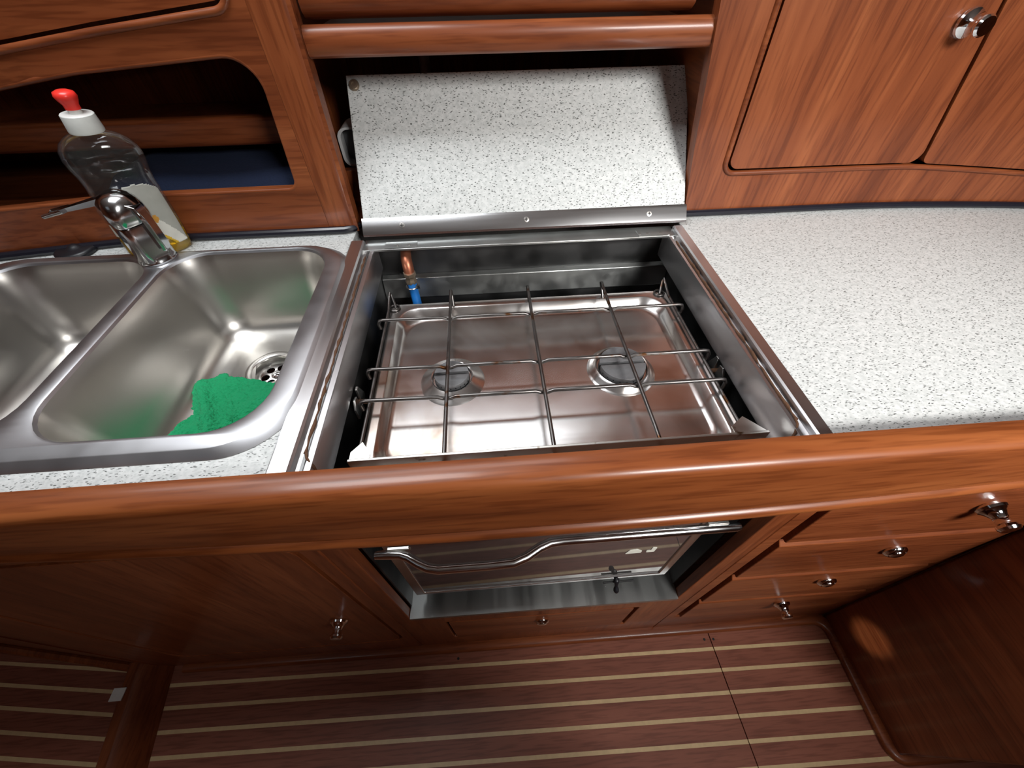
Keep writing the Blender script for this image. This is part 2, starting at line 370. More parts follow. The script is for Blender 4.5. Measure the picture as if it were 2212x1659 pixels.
# sole beyond the low sill, boards turned a few degrees
def ly(x, y): return y - 0.123 * (x + 0.93)
for k in range(-3, 14):
    ys = 0.099 - 0.0415 * k; y0 = ys + STRIPE / 2; y1 = ys + 0.0415 - STRIPE / 2
    xa, xb = -1.6, -0.895
    build(qprism([(xa, ly(xa, y0)), (xb, ly(xb, y0)), (xb, ly(xb, y1)), (xa, ly(xa, y1))], -0.860, -0.850), 'plank', sole_m, floor)
    s0, s1 = ys - STRIPE / 2, ys + STRIPE / 2
    build(qprism([(xa, ly(xa, s0)), (xb, ly(xb, s0)), (xb, ly(xb, s1)), (xa, ly(xa, s1))], -0.860, -0.8502), 'inlay_strip', inlay_m, floor)
for (x, y) in ((0.484, 0.140), (0.507, 0.139), (0.806, 0.118), (-0.135, 0.147)):
    build(MB().lathe([(0.0001, 0), (0.0030, 0), (0.0028, 0.0006), (0.0001, 0.0007)], (x, y, -0.850), (0, 0, 1), 12), 'sole_screw', slot_m, floor)
# shell of the cabin behind and above
build(MB().box(-2.2, 2.2, 1.05, 1.10, -0.9, 1.10), 'wall_back', ceil_m, kind='structure')
build(MB().box(-2.25, -2.2, -2.0, 1.05, -0.9, 1.10), 'wall_left', wood_z, kind='structure')
build(MB().box(2.2, 2.25, -2.0, 1.05, -0.9, 1.10), 'wall_right', wood_z, kind='structure')
build(MB().box(-2.2, 2.2, -2.05, -2.0, -0.9, 1.10), 'wall_front', wood_z, kind='structure')
build(MB().plate([(-2.25, -2.05), (2.25, -2.05), (2.25, 1.10), (-2.25, 1.10)],
                 [list(reversed(rrect(0.58, -1.25, 1.28, -0.45, 0.05))), list(reversed(rrect(-1.55, -1.05, -0.95, -0.45, 0.05))), list(reversed(rrect(-0.72, 0.22, -0.08, 0.62, 0.05)))], FLAT, 1.06, 1.10), 'ceiling', ceil_m, kind='structure')
build(MB().box(0.30, 0.33, -1.30, -0.30, -0.859, 0.37), 'wall_light_blocker', wood_z, kind='structure', bevel=0.004)  # added unseen partition, keeps companionway light off the lower left
# moulding along the edge of the sole
path = [(-0.80, 0.178), (-0.4, 0.172), (0.0, 0.167), (0.4, 0.163), (0.765, 0.160)]
for k in range(9):
    a = math.pi / 2 * k / 8; path.append((0.768 + 0.036 * math.sin(a), 0.124 + 0.036 * math.cos(a)))
path += [(0.804, 0.06), (0.802, 0.0), (0.800, -0.075)]
for k in range(9):
    a = math.pi / 2 * k / 8; path.append((0.826 - 0.026 * math.cos(a), -0.080 - 0.026 * math.sin(a)))
path += [(0.95, -0.109), (1.2, -0.113), (1.6, -0.12)]
mb = MB(); ring = []
P2 = [Vector((x, y, 0)) for x, y in path]; loops = []
for i, p in enumerate(P2):
    t = (P2[min(i + 1, len(P2) - 1)] - P2[max(i - 1, 0)]).normalized(); n_ = Vector((t.y, -t.x, 0))     # towards the sole
    prof = [(0.0, -0.0035), (0.0095, -0.0035), (0.011, 0.004), (0.0085, 0.0095), (0.003, 0.012), (-0.006, 0.012), (-0.016, 0.010), (-0.016, -0.0035)]
    loops.append([tuple(p + n_ * a + Vector((0, 0, -0.846 + b))) for a, b in prof])
mb.loft(loops, True, True)
build(mb, 'trim_1', wood_x, kind='structure', smooth=50)
# low sill at the left with a scrap of white tape
mb = MB(); loops = []
for y in (0.19, 0.05, -0.1, -0.5):
    d = -0.155 * y
    loops.append([(-0.802 + d, y, -0.851), (-0.806 + d, y, -0.836), (-0.840 + d, y, -0.796), (-0.848 + d, y, -0.790), (-0.868 + d, y, -0.790), (-0.874 + d, y, -0.797), (-0.885 + d, y, -0.851)])
mb.loft(loops, True, True)
sill = build(mb, 'trim_2', dark_y, kind='structure', smooth=35)
build(MB().box(-0.905, -0.878, 0.118, 0.142, -0.789, -0.787), 'tape_scrap', white_m, sill)

# ================================================================== BASE CABINETS
# sink cupboard
t = thing('sink_cupboard', (-0.55, 0.2, -0.85), 'dark mahogany cupboard under the sink with one chrome push knob', 'cupboard')
door_out = rpoly([(-0.74, -0.735), (-0.252, -0.735), (-0.252, -0.135), (-0.74, -0.135)], 0.03)
hole = rpoly([(-0.748, -0.743), (-0.245, -0.743), (-0.245, -0.127), (-0.748, -0.127)], 0.034)
mb = MB().plate([(-0.86, -0.85), (-0.2225, -0.85), (-0.2225, -0.072), (-0.86, -0.072)], [list(reversed(hole))], FACE, -0.018, 0.0)
build(mb, 'face_frame', dark_z, t, bevel=0.002)
build(MB().box(-0.755, -0.235, 0.1985, 0.2025, -0.76, -0.11), 'backing', slot_m, t)
d = build(MB().plate(door_out, [], FACE, -0.016, 0.0), 'door', dark_z, t, bevel=0.004)
build(knob_mb((-0.314, yF(-0.314), -0.498), NF, True), 'knob', chrome, d, label='chrome push knob')
mb = MB(); a = Vector((-0.852, 0.183, 0)); b = Vector((-1.42, 0.29, 0)); n_ = Vector((0.107, 0.568, 0)).normalized() * 0.018
mb.add([(a.x, a.y, -.85), (b.x, b.y, -.85), (b.x + n_.x, b.y + n_.y, -.85), (a.x + n_.x, a.y + n_.y, -.85), (a.x, a.y, -.072), (b.x, b.y, -.072), (b.x + n_.x, b.y + n_.y, -.072), (a.x + n_.x, a.y + n_.y, -.072)],
       [(3, 2, 1, 0), (4, 5, 6, 7), (0, 1, 5, 4), (1, 2, 6, 5), (2, 3, 7, 6), (3, 0, 4, 7)])
build(mb, 'angled_panel', dark_z, t)
mb = MB(); mb.tube([(-0.86, 0.176, -0.840), (-1.1, 0.221, -0.840), (-1.42, 0.281, -0.840)], 0.010, 10); build(mb, 'base_moulding', dark_y, t)

# stove cabinet: frame round the oven niche with a shallow drawer
t = thing('stove_cabinet', (0.065, 0.2, -0.85), 'mahogany cabinet front around the oven niche with a shallow drawer below', 'cabinet')
niche = [(-0.1935, -0.5352), (0.3315, -0.5352), (0.3315, -0.02), (-0.1935, -0.02)]
dr = [(-0.133, -0.757), (0.268, -0.757), (0.268, -0.590), (-0.133, -0.590)]
mb = MB().plate([(-0.2215, -0.85), (0.3585, -0.85), (0.3585, -0.01), (-0.2215, -0.01)], [list(reversed(niche)), list(reversed(dr))], FACE, -0.018, 0.0)
build(mb, 'face_frame', wood_z, t, bevel=0.0015)
build(MB().box(-0.15, 0.28, 0.1985, 0.2025, -0.77, -0.58), 'backing', slot_m, t)
d = build(MB().plate(rrect(-0.126, -0.754, 0.256, -0.592, 0.003), [], FACE, -0.014, 0.001), 'drawer_front', wood_x, t, bevel=0.003)
build(knob_mb((0.067, yF(0.067) - 0.001, -0.635), NF, False, 0.9), 'knob', chrome, d, label='flat chrome push knob')

# drawer unit
t = thing('drawer_unit', (0.58, 0.2, -0.85), 'mahogany unit of four stacked drawers with chrome push knobs', 'drawers')
hole = [(0.381, -0.722), (0.748, -0.722), (0.748, -0.085), (0.381, -0.085)]
mb = MB().plate([(0.3595, -0.85), (0.812, -0.85), (0.775, -0.4), (0.755, -0.072), (0.3595, -0.072)], [list(reversed(hole))], FACE, -0.018, 0.0)
build(mb, 'face_frame', teak_x, t, bevel=0.0015)
build(MB().box(0.37, 0.755, 0.1985, 0.2025, -0.74, -0.075), 'backing', slot_m, t)
zs = [-0.088, -0.236, -0.402, -0.570, -0.714]
for i in range(4):
    za, zb = zs[i] - 0.002, zs[i + 1] + 0.002
    x0, x1 = 0.3885, 0.744
    prof = [(-0.014, za), (-0.007, za), (0.004, za - 0.011), (0.004, zb + 0.002), (0.002, zb), (-0.014, zb)]
    mb = MB().loft([[(x, yF(x) - a_, z) for a_, z in prof] for x in (x0, x1)], True, True)
    d = build(mb, 'drawer', teak_x, t, bevel=0.0012)
    kx, kz = ((0.603, -0.144), (0.593, -0.298), (0.582, -0.459), (0.584, -0.628))[i]
    build(knob_mb((kx, yF(kx) - 0.004, kz), NF, i in (0, 3)), 'knob', chrome, d, label='chrome push knob popped out' if i in (0, 3) else 'chrome push knob pressed in')

# step box at the right
mb = MB(); lp = []
for z in (-0.851, -0.5, -0.215):
    x = 0.808 - 0.095 * (z + 0.85)
    lp.append([(x + 0.003, -0.098, z), (1.6, -0.115, z), (1.6, 0.1675, z), (x, 0.1675, z)])
mb.loft(lp, True, True)
build(mb, 'step_box', dark_y, label='dark polished mahogany box side rising from the sole right of the drawers', cat='step box', bevel=0.004)

# ================================================================== WORKTOPS, RAIL
sx0, sx1, sy0, sy1 = -0.777, -0.213, 0.222, 0.609
hole = rpoly([(sx0 + .014, sy0 + .014), (sx1 - .014, sy0 + .014), (sx1 - .014, sy1 - .014), (sx0 + .014, sy1 - .014)], [0.06, 0.062, 0.062, 0.06])
mb = MB().plate(dens([(-1.15, 0.1915), (-0.2195, 0.1915), (-0.2195, 0.668), (-1.15, 0.668)], 0.2), [list(reversed(hole))], FLAT, -0.03, 0.0)
build(mb, 'worktop', lam, label='speckled grey white laminate worktop around the sink', cat='worktop', bevel=0.001)
mb = MB().plate([(0.3305, 0.1915), (1.25, 0.1915), (1.25, 0.668), (0.3305, 0.668)], [], FLAT, -0.03, 0.0)
build(mb, 'worktop', lam, label='bare speckled grey white laminate worktop right of the stove', cat='worktop', bevel=0.001)

prof = [(0.1905, -0.068), (0.1905, 0.014), (0.188, 0.0205), (0.183, 0.0225), (0.174, 0.0225), (0.167, 0.0218), (0.1625, 0.0195), (0.1595, 0.0155), (0.158, 0.009), (0.1555, -0.008),
        (0.1485, -0.046), (0.1490, -0.0505), (0.1505, -0.052), (0.1465, -0.0535), (0.1440, -0.057), (0.1440, -0.062), (0.1465, -0.0665), (0.151, -0.068)]
mb = MB(); loops = []
for k in range(33):
    x = -1.10 + 2.25 * k / 32
    o_ = 0.045 * (x - 0.08) ** 2 if abs(x - 0.08) < 0.6 else 0.045 * 0.36
    loops.append([(x, y + o_ * max(0, min(1, (0.160 - y) / 0.012)), z) for y, z in prof])
mb.loft(loops, True, True)
build(mb, 'fiddle_rail', rail_x, label='long varnished mahogany rail along the front edge of the worktop', cat='rail', smooth=40)

# black seal strips along the back of the worktops
mb = MB(); pts = [(-1.1, yL(-1.1) - 0.004, 0.006)] + [(x, yL(x) - 0.004, 0.006) for x in (-0.9, -0.7, -0.6, -0.5, -0.4, -0.3, -0.235)] + [(-0.222, 0.658, 0.006), (-0.214, 0.668, 0.006)]
mb.tube(pts, 0.006, 10); build(mb, 'seal_strip', seal_m, label='black seal strip along the wood behind the sink', cat='seal strip')
mb = MB(); pts = [(0.346 + 0.8 * k / 16, yR(0.346 + 0.8 * k / 16) - 0.003, 0.0055) for k in range(17)]
mb.tube(pts, 0.0055, 10); build(mb, 'seal_strip', seal_m, label='black seal strip under the right-hand locker', cat='seal strip')

# ================================================================== SINK
t = thing('sink', (-0.495, 0.415, -0.14), 'stainless steel double bowl sink set into the worktop', 'sink')
BR = [(-0.484, 0.248, -0.244, 0.597), (-0.746, 0.250, -0.506, 0.590)]
def bowl_loop(b_, inset, r, n=8): return rrect(b_[0] + inset, b_[1] + inset, b_[2] - inset, b_[3] - inset, max(r - inset * 0.6, 0.012), n)
outer = lambda o: rpoly([(sx0 - o, sy0 - o), (sx1 + o, sy0 - o), (sx1 + o, sy1 + o), (sx0 - o, sy1 + o)], [0.07, 0.072, 0.072, 0.07], 10)
mb = MB()
RB = 0.056
tl = [outer(-0.0065)] + [list(reversed(bowl_loop(b_, -0.003, RB + .002))) for b_ in BR]
tris = tessellate_polygon([[Vector((x, y, 0)) for x, y in l] for l in tl]); flat = [p for l in tl for p in l]
mb.add([(x, y, 0.0085) for x, y in flat], [tuple(q) for q in tris])
mb.loft([[(x, y, z) for x, y in outer(o)] for o, z in ((-0.0065, 0.0085), (-0.0050, 0.0080), (0.0030, 0.0005))])
for b_ in BR:
    mb.loft([[(x, y, z) for x, y in bowl_loop(b_, i, RB + .002)] for i, z in ((-0.003, 0.0085), (-0.001, 0.0075), (0.001, 0.0045))])
build(mb, 'rim', rim_steel, t, smooth=28)
DR = [(-0.362, 0.474), (-0.626, 0.474)]
for q, b_ in enumerate(BR):
    mb = MB(); lps = []
    for i, z in ((0.001, 0.0045), (0.003, -0.002), (0.006, -0.012), (0.012, -0.05), (0.018, -0.085), (0.022, -0.103), (0.028, -0.116), (0.037, -0.125), (0.050, -0.130), (0.062, -0.1315)):
        lps.append([(x, y, z) for x, y in bowl_loop(b_, i, RB)])
    n = len(lps[0]); dx, dy = DR[q]; last = lps[-1]
    for f in (0.35, 0.7, 1.0):
        l = []
        for (x, y, z) in last:
            a = math.atan2(y - dy, x - dx); l.append((lerp(x, dx + 0.040 * math.cos(a), f), lerp(y, dy + 0.040 * math.sin(a), f), -0.1315 - 0.0015 * f))
        lps.append(l)
    mb.loft(lps)
    build(mb, 'bowl', sink_steel, t, smooth=60)
    mb = MB().lathe([(0.0415, -0.0015), (0.0405, 0.0008), (0.037, 0.0012), (0.031, 0.0002), (0.0285, -0.004), (0.0275, -0.016), (0.0275, -0.020)], (dx, dy, -0.1325), (0, 0, 1), 40)
    mb.f = mb.f[:-2]; mb.mi = mb.mi[:-2]
    dd = build(mb, 'drain', sink_steel, t, smooth=50)
    holes = [list(reversed(circ(dx + 0.0165 * math.cos(a), dy + 0.0165 * math.sin(a), 0.0066, 14))) for a in [math.pi / 3 * k + 0.3 for k in range(6)]]
    mb = MB().plate(circ(dx, dy, 0.0275, 40), holes, FLAT, -0.150, -0.148)
    mb.lathe([(0.0075, 0), (0.007, 0.002), (0.004, 0.003), (0.0001, 0.003)], (dx, dy, -0.148), (0, 0, 1), 16)
    build(mb, 'strainer', chrome, dd)
    build(MB().lathe([(0.0275, 0), (0.0275, 0.002)], (dx, dy, -0.165), (0, 0, 1), 24), 'waste', slot_m, dd)

# faucet
fx, fyy = -0.5035, 0.587
t = thing('faucet', (fx, fyy, 0.0085), 'chrome single lever mixer faucet behind the sink divider', 'faucet')
def sq(r, k, z, n=6):                                         # rounded square turned to face the bowls
    ca, sa = math.cos(R(-38)), math.sin(R(-38))
    return [(fx + x * ca - y * sa, fyy + x * sa + y * ca, z) for x, y in rrect(-r, -r, r, r, r * k, n)]
mb = MB().loft([sq(r, k, z) for r, k, z in ((0.0245, 0.9, 0.0085), (0.0255, 0.9, 0.011), (0.0245, 0.9, 0.014), (0.0225, 0.6, 0.017), (0.0220, 0.45, 0.024), (0.0220, 0.45, 0.064), (0.0215, 0.5, 0.066))], True, True)
build(mb, 'body', faucet_m, t, smooth=40)
mb = MB().loft([sq(r, k, z) for r, k, z in ((0.0225, 0.5, 0.0675), (0.0240, 0.55, 0.070), (0.0250, 0.6, 0.078), (0.0248, 0.7, 0.088), (0.0225, 0.8, 0.097), (0.0175, 0.9, 0.104), (0.0100, 0.95, 0.108), (0.0030, 0.95, 0.1092))], True, True)
hd = build(mb, 'head', faucet_m, t, smooth=50)
mb = MB()
A = Vector((fx - 0.012, fyy - 0.002, 0.100)); B = Vector((fx - 0.094, fyy - 0.006, 0.0845))
for (f0, f1, w0, w1, t0, t1) in ((0.0, 0.62, 0.010, 0.0055, 0.004, 0.0025), (0.62, 0.70, 0.0055, 0.009, 0.0025, 0.003)):
    p, q = A.lerp(B, f0), A.lerp(B, f1)
    mb.loft([[(p.x, p.y - w0, p.z - t0), (p.x, p.y + w0, p.z - t0), (p.x, p.y + w0, p.z + t0), (p.x, p.y - w0, p.z + t0)], [(q.x, q.y - w1, q.z - t1), (q.x, q.y + w1, q.z - t1), (q.x, q.y + w1, q.z + t1), (q.x, q.y - w1, q.z + t1)]], True, True)
p = A.lerp(B, 0.70); q = B
lo = [(p.x, p.y - 0.007, p.z), (q.x, q.y - 0.008, q.z), (q.x, q.y + 0.008, q.z), (p.x, p.y + 0.007, p.z)]
mb.tube(lo, 0.0030, 8, closed=True)
build(mb, 'lever', faucet_m, t, smooth=40)
# flat swivel spout folded down along the right of the body
mb = MB(); lp = []
for (z, dx, hw) in ((0.098, 0.012, 0.008), (0.090, 0.0285, 0.008), (0.072, 0.0315, 0.0075), (0.034, 0.0315, 0.0070), (0.026, 0.0300, 0.0060)):
    lp.append([(fx + dx - 0.005, fyy - hw - 0.008, z), (fx + dx, fyy - hw - 0.006, z), (fx + dx, fyy + hw - 0.006, z), (fx + dx - 0.005, fyy + hw - 0.006, z)])
mb.loft(lp, True, True)
build(mb, 'spout', faucet_m, t, bevel=0.002, smooth=40)

# black plug lying at the back
mb = MB().lathe([(0.0001, 0), (0.0265, 0), (0.0285, 0.003), (0.0275, 0.007), (0.024, 0.009), (0.012, 0.0085), (0.007, 0.012), (0.004, 0.014), (0.0001, 0.014)], (-0.655, 0.6300, 0.0005), (0, 0, 1), 32)
build(mb, 'sink_plug', black_m, label='round black rubber plug lying behind the left sink bowl', cat='plug', smooth=50)

# dish soap bottle
bx, by = -0.5185, 0.6225
t = thing('soap_bottle', (bx, by, 0.0005), 'clear dish soap bottle with red tip and a little yellow soap behind the faucet', 'bottle')
UD = Vector((0.86, 0.51, 0)); AX = Vector((0.085, 0.0, 1.0)).normalized()
bp_ = [(0.0001, 0.0005), (0.036, 0.0005), (0.0405, 0.003), (0.0425, 0.010), (0.0425, 0.05), (0.0412, 0.085), (0.0398, 0.105), (0.0408, 0.118), (0.0432, 0.130), (0.0440, 0.140), (0.0420, 0.150), (0.0365, 0.159), (0.027, 0.166), (0.017, 0.170), (0.0135, 0.172), (0.0001, 0.172)]
RAT = 0.50
def brad(h):
    for (r0, h0), (r1, h1) in zip(bp_, bp_[1:]):
        if h0 <= h <= h1 and h1 > h0: return lerp(r0, r1, (h - h0) / (h1 - h0))
    return bp_[-2][0]
build(MB().lathe(bp_, (bx, by, 0), AX, 40, 1.0, RAT, UD), 'bottle_body', plastic_clear, t, smooth=60)
build(MB().lathe([(0.0001, 0.002), (0.035, 0.002), (0.0395, 0.0045), (0.0413, 0.010), (0.0414, 0.030), (0.0001, 0.030)], (bx, by, 0), AX, 40, 1.0, RAT, UD), 'soap', liquid_m, t, smooth=50)
# label wrapped over the front
mb = MB(); NU, NV = 72, 60
V_ = AX.cross((UD - AX * UD.dot(AX)).normalized()); U_ = (UD - AX * UD.dot(AX)).normalized()
def lab(u, h):                                                # u -1..1 across, h height
    hh = (h - 0.016) / 0.092
    top = 0.62 + 0.38 * math.sqrt(max(0, 1 - ((u - 0.25) / 0.78) ** 2)) if u > -0.53 else -1
    band = 0.70 - 0.10 * (u + 0.9) - 0.62 * max(0, (u + 0.15)) ** 1.35
    if u > 0.86 or u < -0.93: return None
    if hh > max(top, band + 0.11 if u < 0 else top): return None
    dlt = hh - band
    if hh < 0.02 + 0.0 * u: return None
    if (u - 0.28) ** 2 + ((hh - 0.47) * 1.3) ** 2 < 0.006: return 3
    if -0.03 < dlt < 0.11: return 1
    if -0.18 < dlt <= -0.03: return 1 if u > 0.0 else (3 if dlt > -0.12 else 1)
    if dlt >= 0.11: return 0
    if -0.25 < dlt <= -0.18: return 2
    if dlt < -0.25 and u < -0.93: return None
    return 1 if hh > 0.25 else None
idx = {}
def lv(i, j):
    if (i, j) not in idx:
        u = -1 + 2 * i / NU; h = 0.014 + 0.098 * j / NV; a = -math.pi / 2 + u * 1.35
        r = brad(h) + 0.0007; p = Vector((bx, by, 0)) + AX * h + U_ * (r * math.cos(a)) + V_ * (r * RAT * math.sin(a) * 1.02)
        idx[(i, j)] = len(mb.v); mb.v.append(tuple(p))
    return idx[(i, j)]
for i in range(NU):
    for j in range(NV):
        m_ = lab(-1 + 2 * (i + .5) / NU, 0.014 + 0.098 * (j + .5) / NV)
        if m_ is not None: mb.f.append([lv(i, j), lv(i + 1, j), lv(i + 1, j + 1), lv(i, j + 1)]); mb.mi.append(m_)
build(mb, 'label', [lab_grey, lab_white, lab_yellow, lab_orange], t, smooth=60, solid=0.0003)
c = Vector((bx, by, 0))
build(MB().lathe([(0.0001, 0.170), (0.0185, 0.170), (0.0190, 0.172), (0.0175, 0.189), (0.0165, 0.190), (0.007, 0.190), (0.0065, 0.197), (0.0001, 0.197)], c, AX, 28), 'cap', white_m, t, smooth=35)
build(MB().lathe([(0.0001, 0.1945), (0.0080, 0.1945), (0.0080, 0.199), (0.0105, 0.204), (0.0118, 0.208), (0.0105, 0.212), (0.006, 0.214), (0.0001, 0.2143)], c, AX, 24), 'tip', red_m, t, smooth=50)

# green cloth in the right bowl
poly = [(-0.475, 0.440), (-0.455, 0.4345), (-0.441, 0.449), (-0.426, 0.463), (-0.417, 0.450), (-0.385, 0.441), (-0.345, 0.434), (-0.305, 0.424), (-0.288, 0.40), (-0.284, 0.34), (-0.287, 0.305), (-0.305, 0.288), (-0.36, 0.284), (-0.42, 0.290), (-0.455, 0.315), (-0.462, 0.352), (-0.461, 0.385), (-0.466, 0.41)]
pd = dens(poly, 0.006); cx_, cy_ = -0.375, 0.365
def cz(x, y):
    e = 0.0035 * math.sin(38 * x + 21 * y) + 0.003 * math.sin(70 * y - 33 * x + 1) + 0.002 * math.sin(140 * x) * math.cos(110 * y)
    fold = 0.011 * math.exp(-(((x + 0.43) * 0.9 + (y - 0.40) * 0.45) / 0.010) ** 2)
    wall = 0.55 * max(0, 0.315 - y) + 0.5 * max(0, x + 0.30)
    return -0.1205 + e + fold + wall
mb = MB(); K = 22; loops = []
for k in range(K + 1):
    f = 0.02 + 0.98 * k / K
    loops.append([(cx_ + (x - cx_) * f, cy_ + (y - cy_) * f, cz(cx_ + (x - cx_) * f, cy_ + (y - cy_) * f) + random.uniform(-0.0011, 0.0011)) for x, y in pd])
mb.loft(loops, True)
cl = build(mb, 'cleaning_cloth', cloth_m, label='crumpled green microfibre cloth lying in the right sink bowl', cat='cloth', smooth=80, solid=0.004, sub=2)
tx = bpy.data.textures.new('terry_pile', 'CLOUDS'); tx.noise_scale = 0.0045; tx.noise_depth = 2
dm_ = cl.modifiers.new('pile', 'DISPLACE'); dm_.texture = tx; dm_.strength = 0.0045; dm_.mid_level = 0.5; dm_.texture_coords = 'LOCAL'
hem = [(lerp(-0.475, -0.463, k / 14), lerp(0.441, 0.392, k / 14), cz(lerp(-0.475, -0.463, k / 14), lerp(0.441, 0.392, k / 14)) + 0.0075) for k in range(15)]
ORG[cl.name] = ORG[cl.name]
build(MB().tube([(x - 0.002, y, z) for x, y, z in hem], 0.0040, 8), 'hem', hem_m, cl, label='paler stitched hem')

# ================================================================== STOVE WELL
t = thing('stove_well', (0.06, 0.42, -0.535), 'stainless steel lined well that the stove hangs in', 'stove well')
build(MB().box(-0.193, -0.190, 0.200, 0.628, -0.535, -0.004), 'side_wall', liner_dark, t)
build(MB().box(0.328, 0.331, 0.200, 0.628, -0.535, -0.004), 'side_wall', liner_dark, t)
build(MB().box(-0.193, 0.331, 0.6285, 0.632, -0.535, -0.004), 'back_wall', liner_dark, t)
build(MB().loft([[(x, y, z) for y, z in ((yF(x) - 0.0015, -0.544), (yF(x) - 0.0015, -0.5325), (0.630, -0.5325), (0.630, -0.5348), (yF(x) - 0.0004, -0.5348), (yF(x) - 0.0004, -0.544))] for x in (-0.1925, 0.3305)], True, True), 'well_floor', liner_steel, t)
mb = MB().loft([[(-0.189, y, z) for y, z in ((0.628, -0.068), (0.619, -0.072), (0.612, -0.108), (0.628, -0.110))], [(0.327, y, z) for y, z in ((0.628, -0.068), (0.619, -0.072), (0.612, -0.108), (0.628, -0.110))]], True, True)
build(mb, 'back_ledge', liner_steel, t, bevel=0.001)
# side channels round the opening: flange, groove, inner lip
for s_, xo, xi in ((-1, -0.2195, -0.181), (1, 0.3295, 0.301)):
    g = lambda f: lerp(xo, xi, f)
    prof = [(g(0), -0.004), (g(0), 0.0035), (g(0.04), 0.0045), (g(0.50), 0.0045), (g(0.56), 0.0025), (g(0.58), -0.0050), (g(0.82), -0.0060), (g(0.84), -0.0030), (g(0.97), -0.0030), (g(1.0), -0.006), (g(1.0), -0.048), (g(0.9), -0.050), (g(0.86), -0.014), (g(0.5), -0.014), (g(0.5), -0.004)]
    mb = MB().loft([[(x, y, z) for x, z in prof] for y in (0.194, 0.30, 0.45, 0.618)], True, True)
    build(mb, 'side_channel', trim_y, t, smooth=25)
    mb = MB(); pth = [(g(0.70) + random.uniform(-.001, .001), 0.222 + 0.36 * k / 40, -0.0040) for k in range(41)]
    mb.tube(pth, [0.0006 + random.random() * 0.0020 for _ in pth], 6); build(mb, 'rust_streak', rust_m, t, smooth=70)
    mb = MB(); pth = [(g(0.72), 0.224, -0.004), (g(0.80), 0.216, -0.003), (g(1.0) - s_ * 0.0006, 0.207, -0.005), (g(1.0) - s_ * 0.0006, 0.205, -0.024)]
    mb.tube(pth, [0.0016, 0.0014, 0.0014, 0.0008], 6); build(mb, 'rust_streak', rust_m, t, smooth=70)
# back flange with rivets
mb = MB().box(-0.200, 0.314, 0.5975, 0.630, -0.006, -0.002)
bf = build(mb, 'back_flange', liner_steel, t, bevel=0.0008)
for x in (-0.145, -0.126, 0.255, 0.268, 0.290):
    build(MB().lathe([(0.0001, 0), (0.0028, 0), (0.0022, 0.0016), (0.0001, 0.002)], (x, 0.607, -0.002), (0, 0, 1), 12), 'rivet', screw_m, bf)
for x in (-0.114, 0.252):
    build(MB().box(x - 0.0006 - 0.05 * (x < 0), x + 0.0006 + 0.05 * (x > 0), 0.5985, 0.618, -0.002, -0.0008), 'hinge_plate', liner_steel, bf)

# gas tap and hose behind the hob
t = thing('gas_tap', (-0.13, 0.6, -0.12), 'copper gas pipe elbow with blue hose behind the hob', 'gas pipe')
build(MB().tube([(-0.138, 0.624, -0.022), (-0.136, 0.606, -0.026), (-0.134, 0.598, -0.038), (-0.134, 0.596, -0.052)], [0.0085, 0.009, 0.009, 0.008], 12), 'elbow', copper_m, t, smooth=60)
build(MB().lathe([(0.0001, -0.064), (0.0095, -0.064), (0.010, -0.060), (0.0085, -0.057), (0.0085, -0.052), (0.0105, -0.050), (0.0105, -0.044), (0.0001, -0.044)], (-0.1335, 0.595, 0), (0, 0, 1), 8), 'union_nut', brass_m, t)
build(MB().tube([(-0.1335, 0.594, -0.060), (-0.132, 0.592, -0.075), (-0.130, 0.586, -0.095), (-0.127, 0.576, -0.120), (-0.118, 0.565, -0.17), (-0.08, 0.56, -0.24)], 0.0078, 12), 'hose', hose_m, t, smooth=60)
mb = MB().tube([(-0.1335 + 0.0095 * math.cos(a), 0.5925 + 0.0095 * math.sin(a), -0.070) for a in [2 * math.pi * k / 16 for k in range(16)]], 0.0014, 6, closed=True)
mb.box(-0.127, -0.120, 0.588, 0.592, -0.073, -0.067)
build(mb, 'hose_clip', screw_m, t)

# ================================================================== STOVE
t = thing('stove', (0.0635, 0.37, -0.47), 'stainless steel two burner gimballed stove with oven', 'stove')
build(MB().box(-0.164, 0.291, 0.216, 0.522, -0.465, -0.075), 'stove_body', body_m, t, bevel=0.003)
TX0, TX1, TY0, TY1 = -0.158, 0.286, 0.207, 0.524
def tloop(i, z, r): return [(x, y, z) for x, y in rrect(TX0 + i, TY0 + i, TX1 - i, TY1 - i, r, 8)]
lps = [tloop(0.001, -0.095, 0.008), tloop(0.0, -0.058, 0.008), tloop(0.002, -0.0555, 0.008), tloop(0.013, -0.0555, 0.03), tloop(0.015, -0.0565, 0.032), tloop(0.021, -0.066, 0.034), tloop(0.024, -0.0695, 0.034), tloop(0.029, -0.0705, 0.034)]
mb = MB().loft(lps, False, False)
FLR = [(x, y) for x, y, z in lps[-1]]
tris = tessellate_polygon([[Vector((x, y, 0)) for x, y in FLR]]); mb.add([(x, y, -0.0705) for x, y in FLR], [tuple(q) for q in tris])
build(mb, 'hob_tray', hob_steel, t, smooth=40)
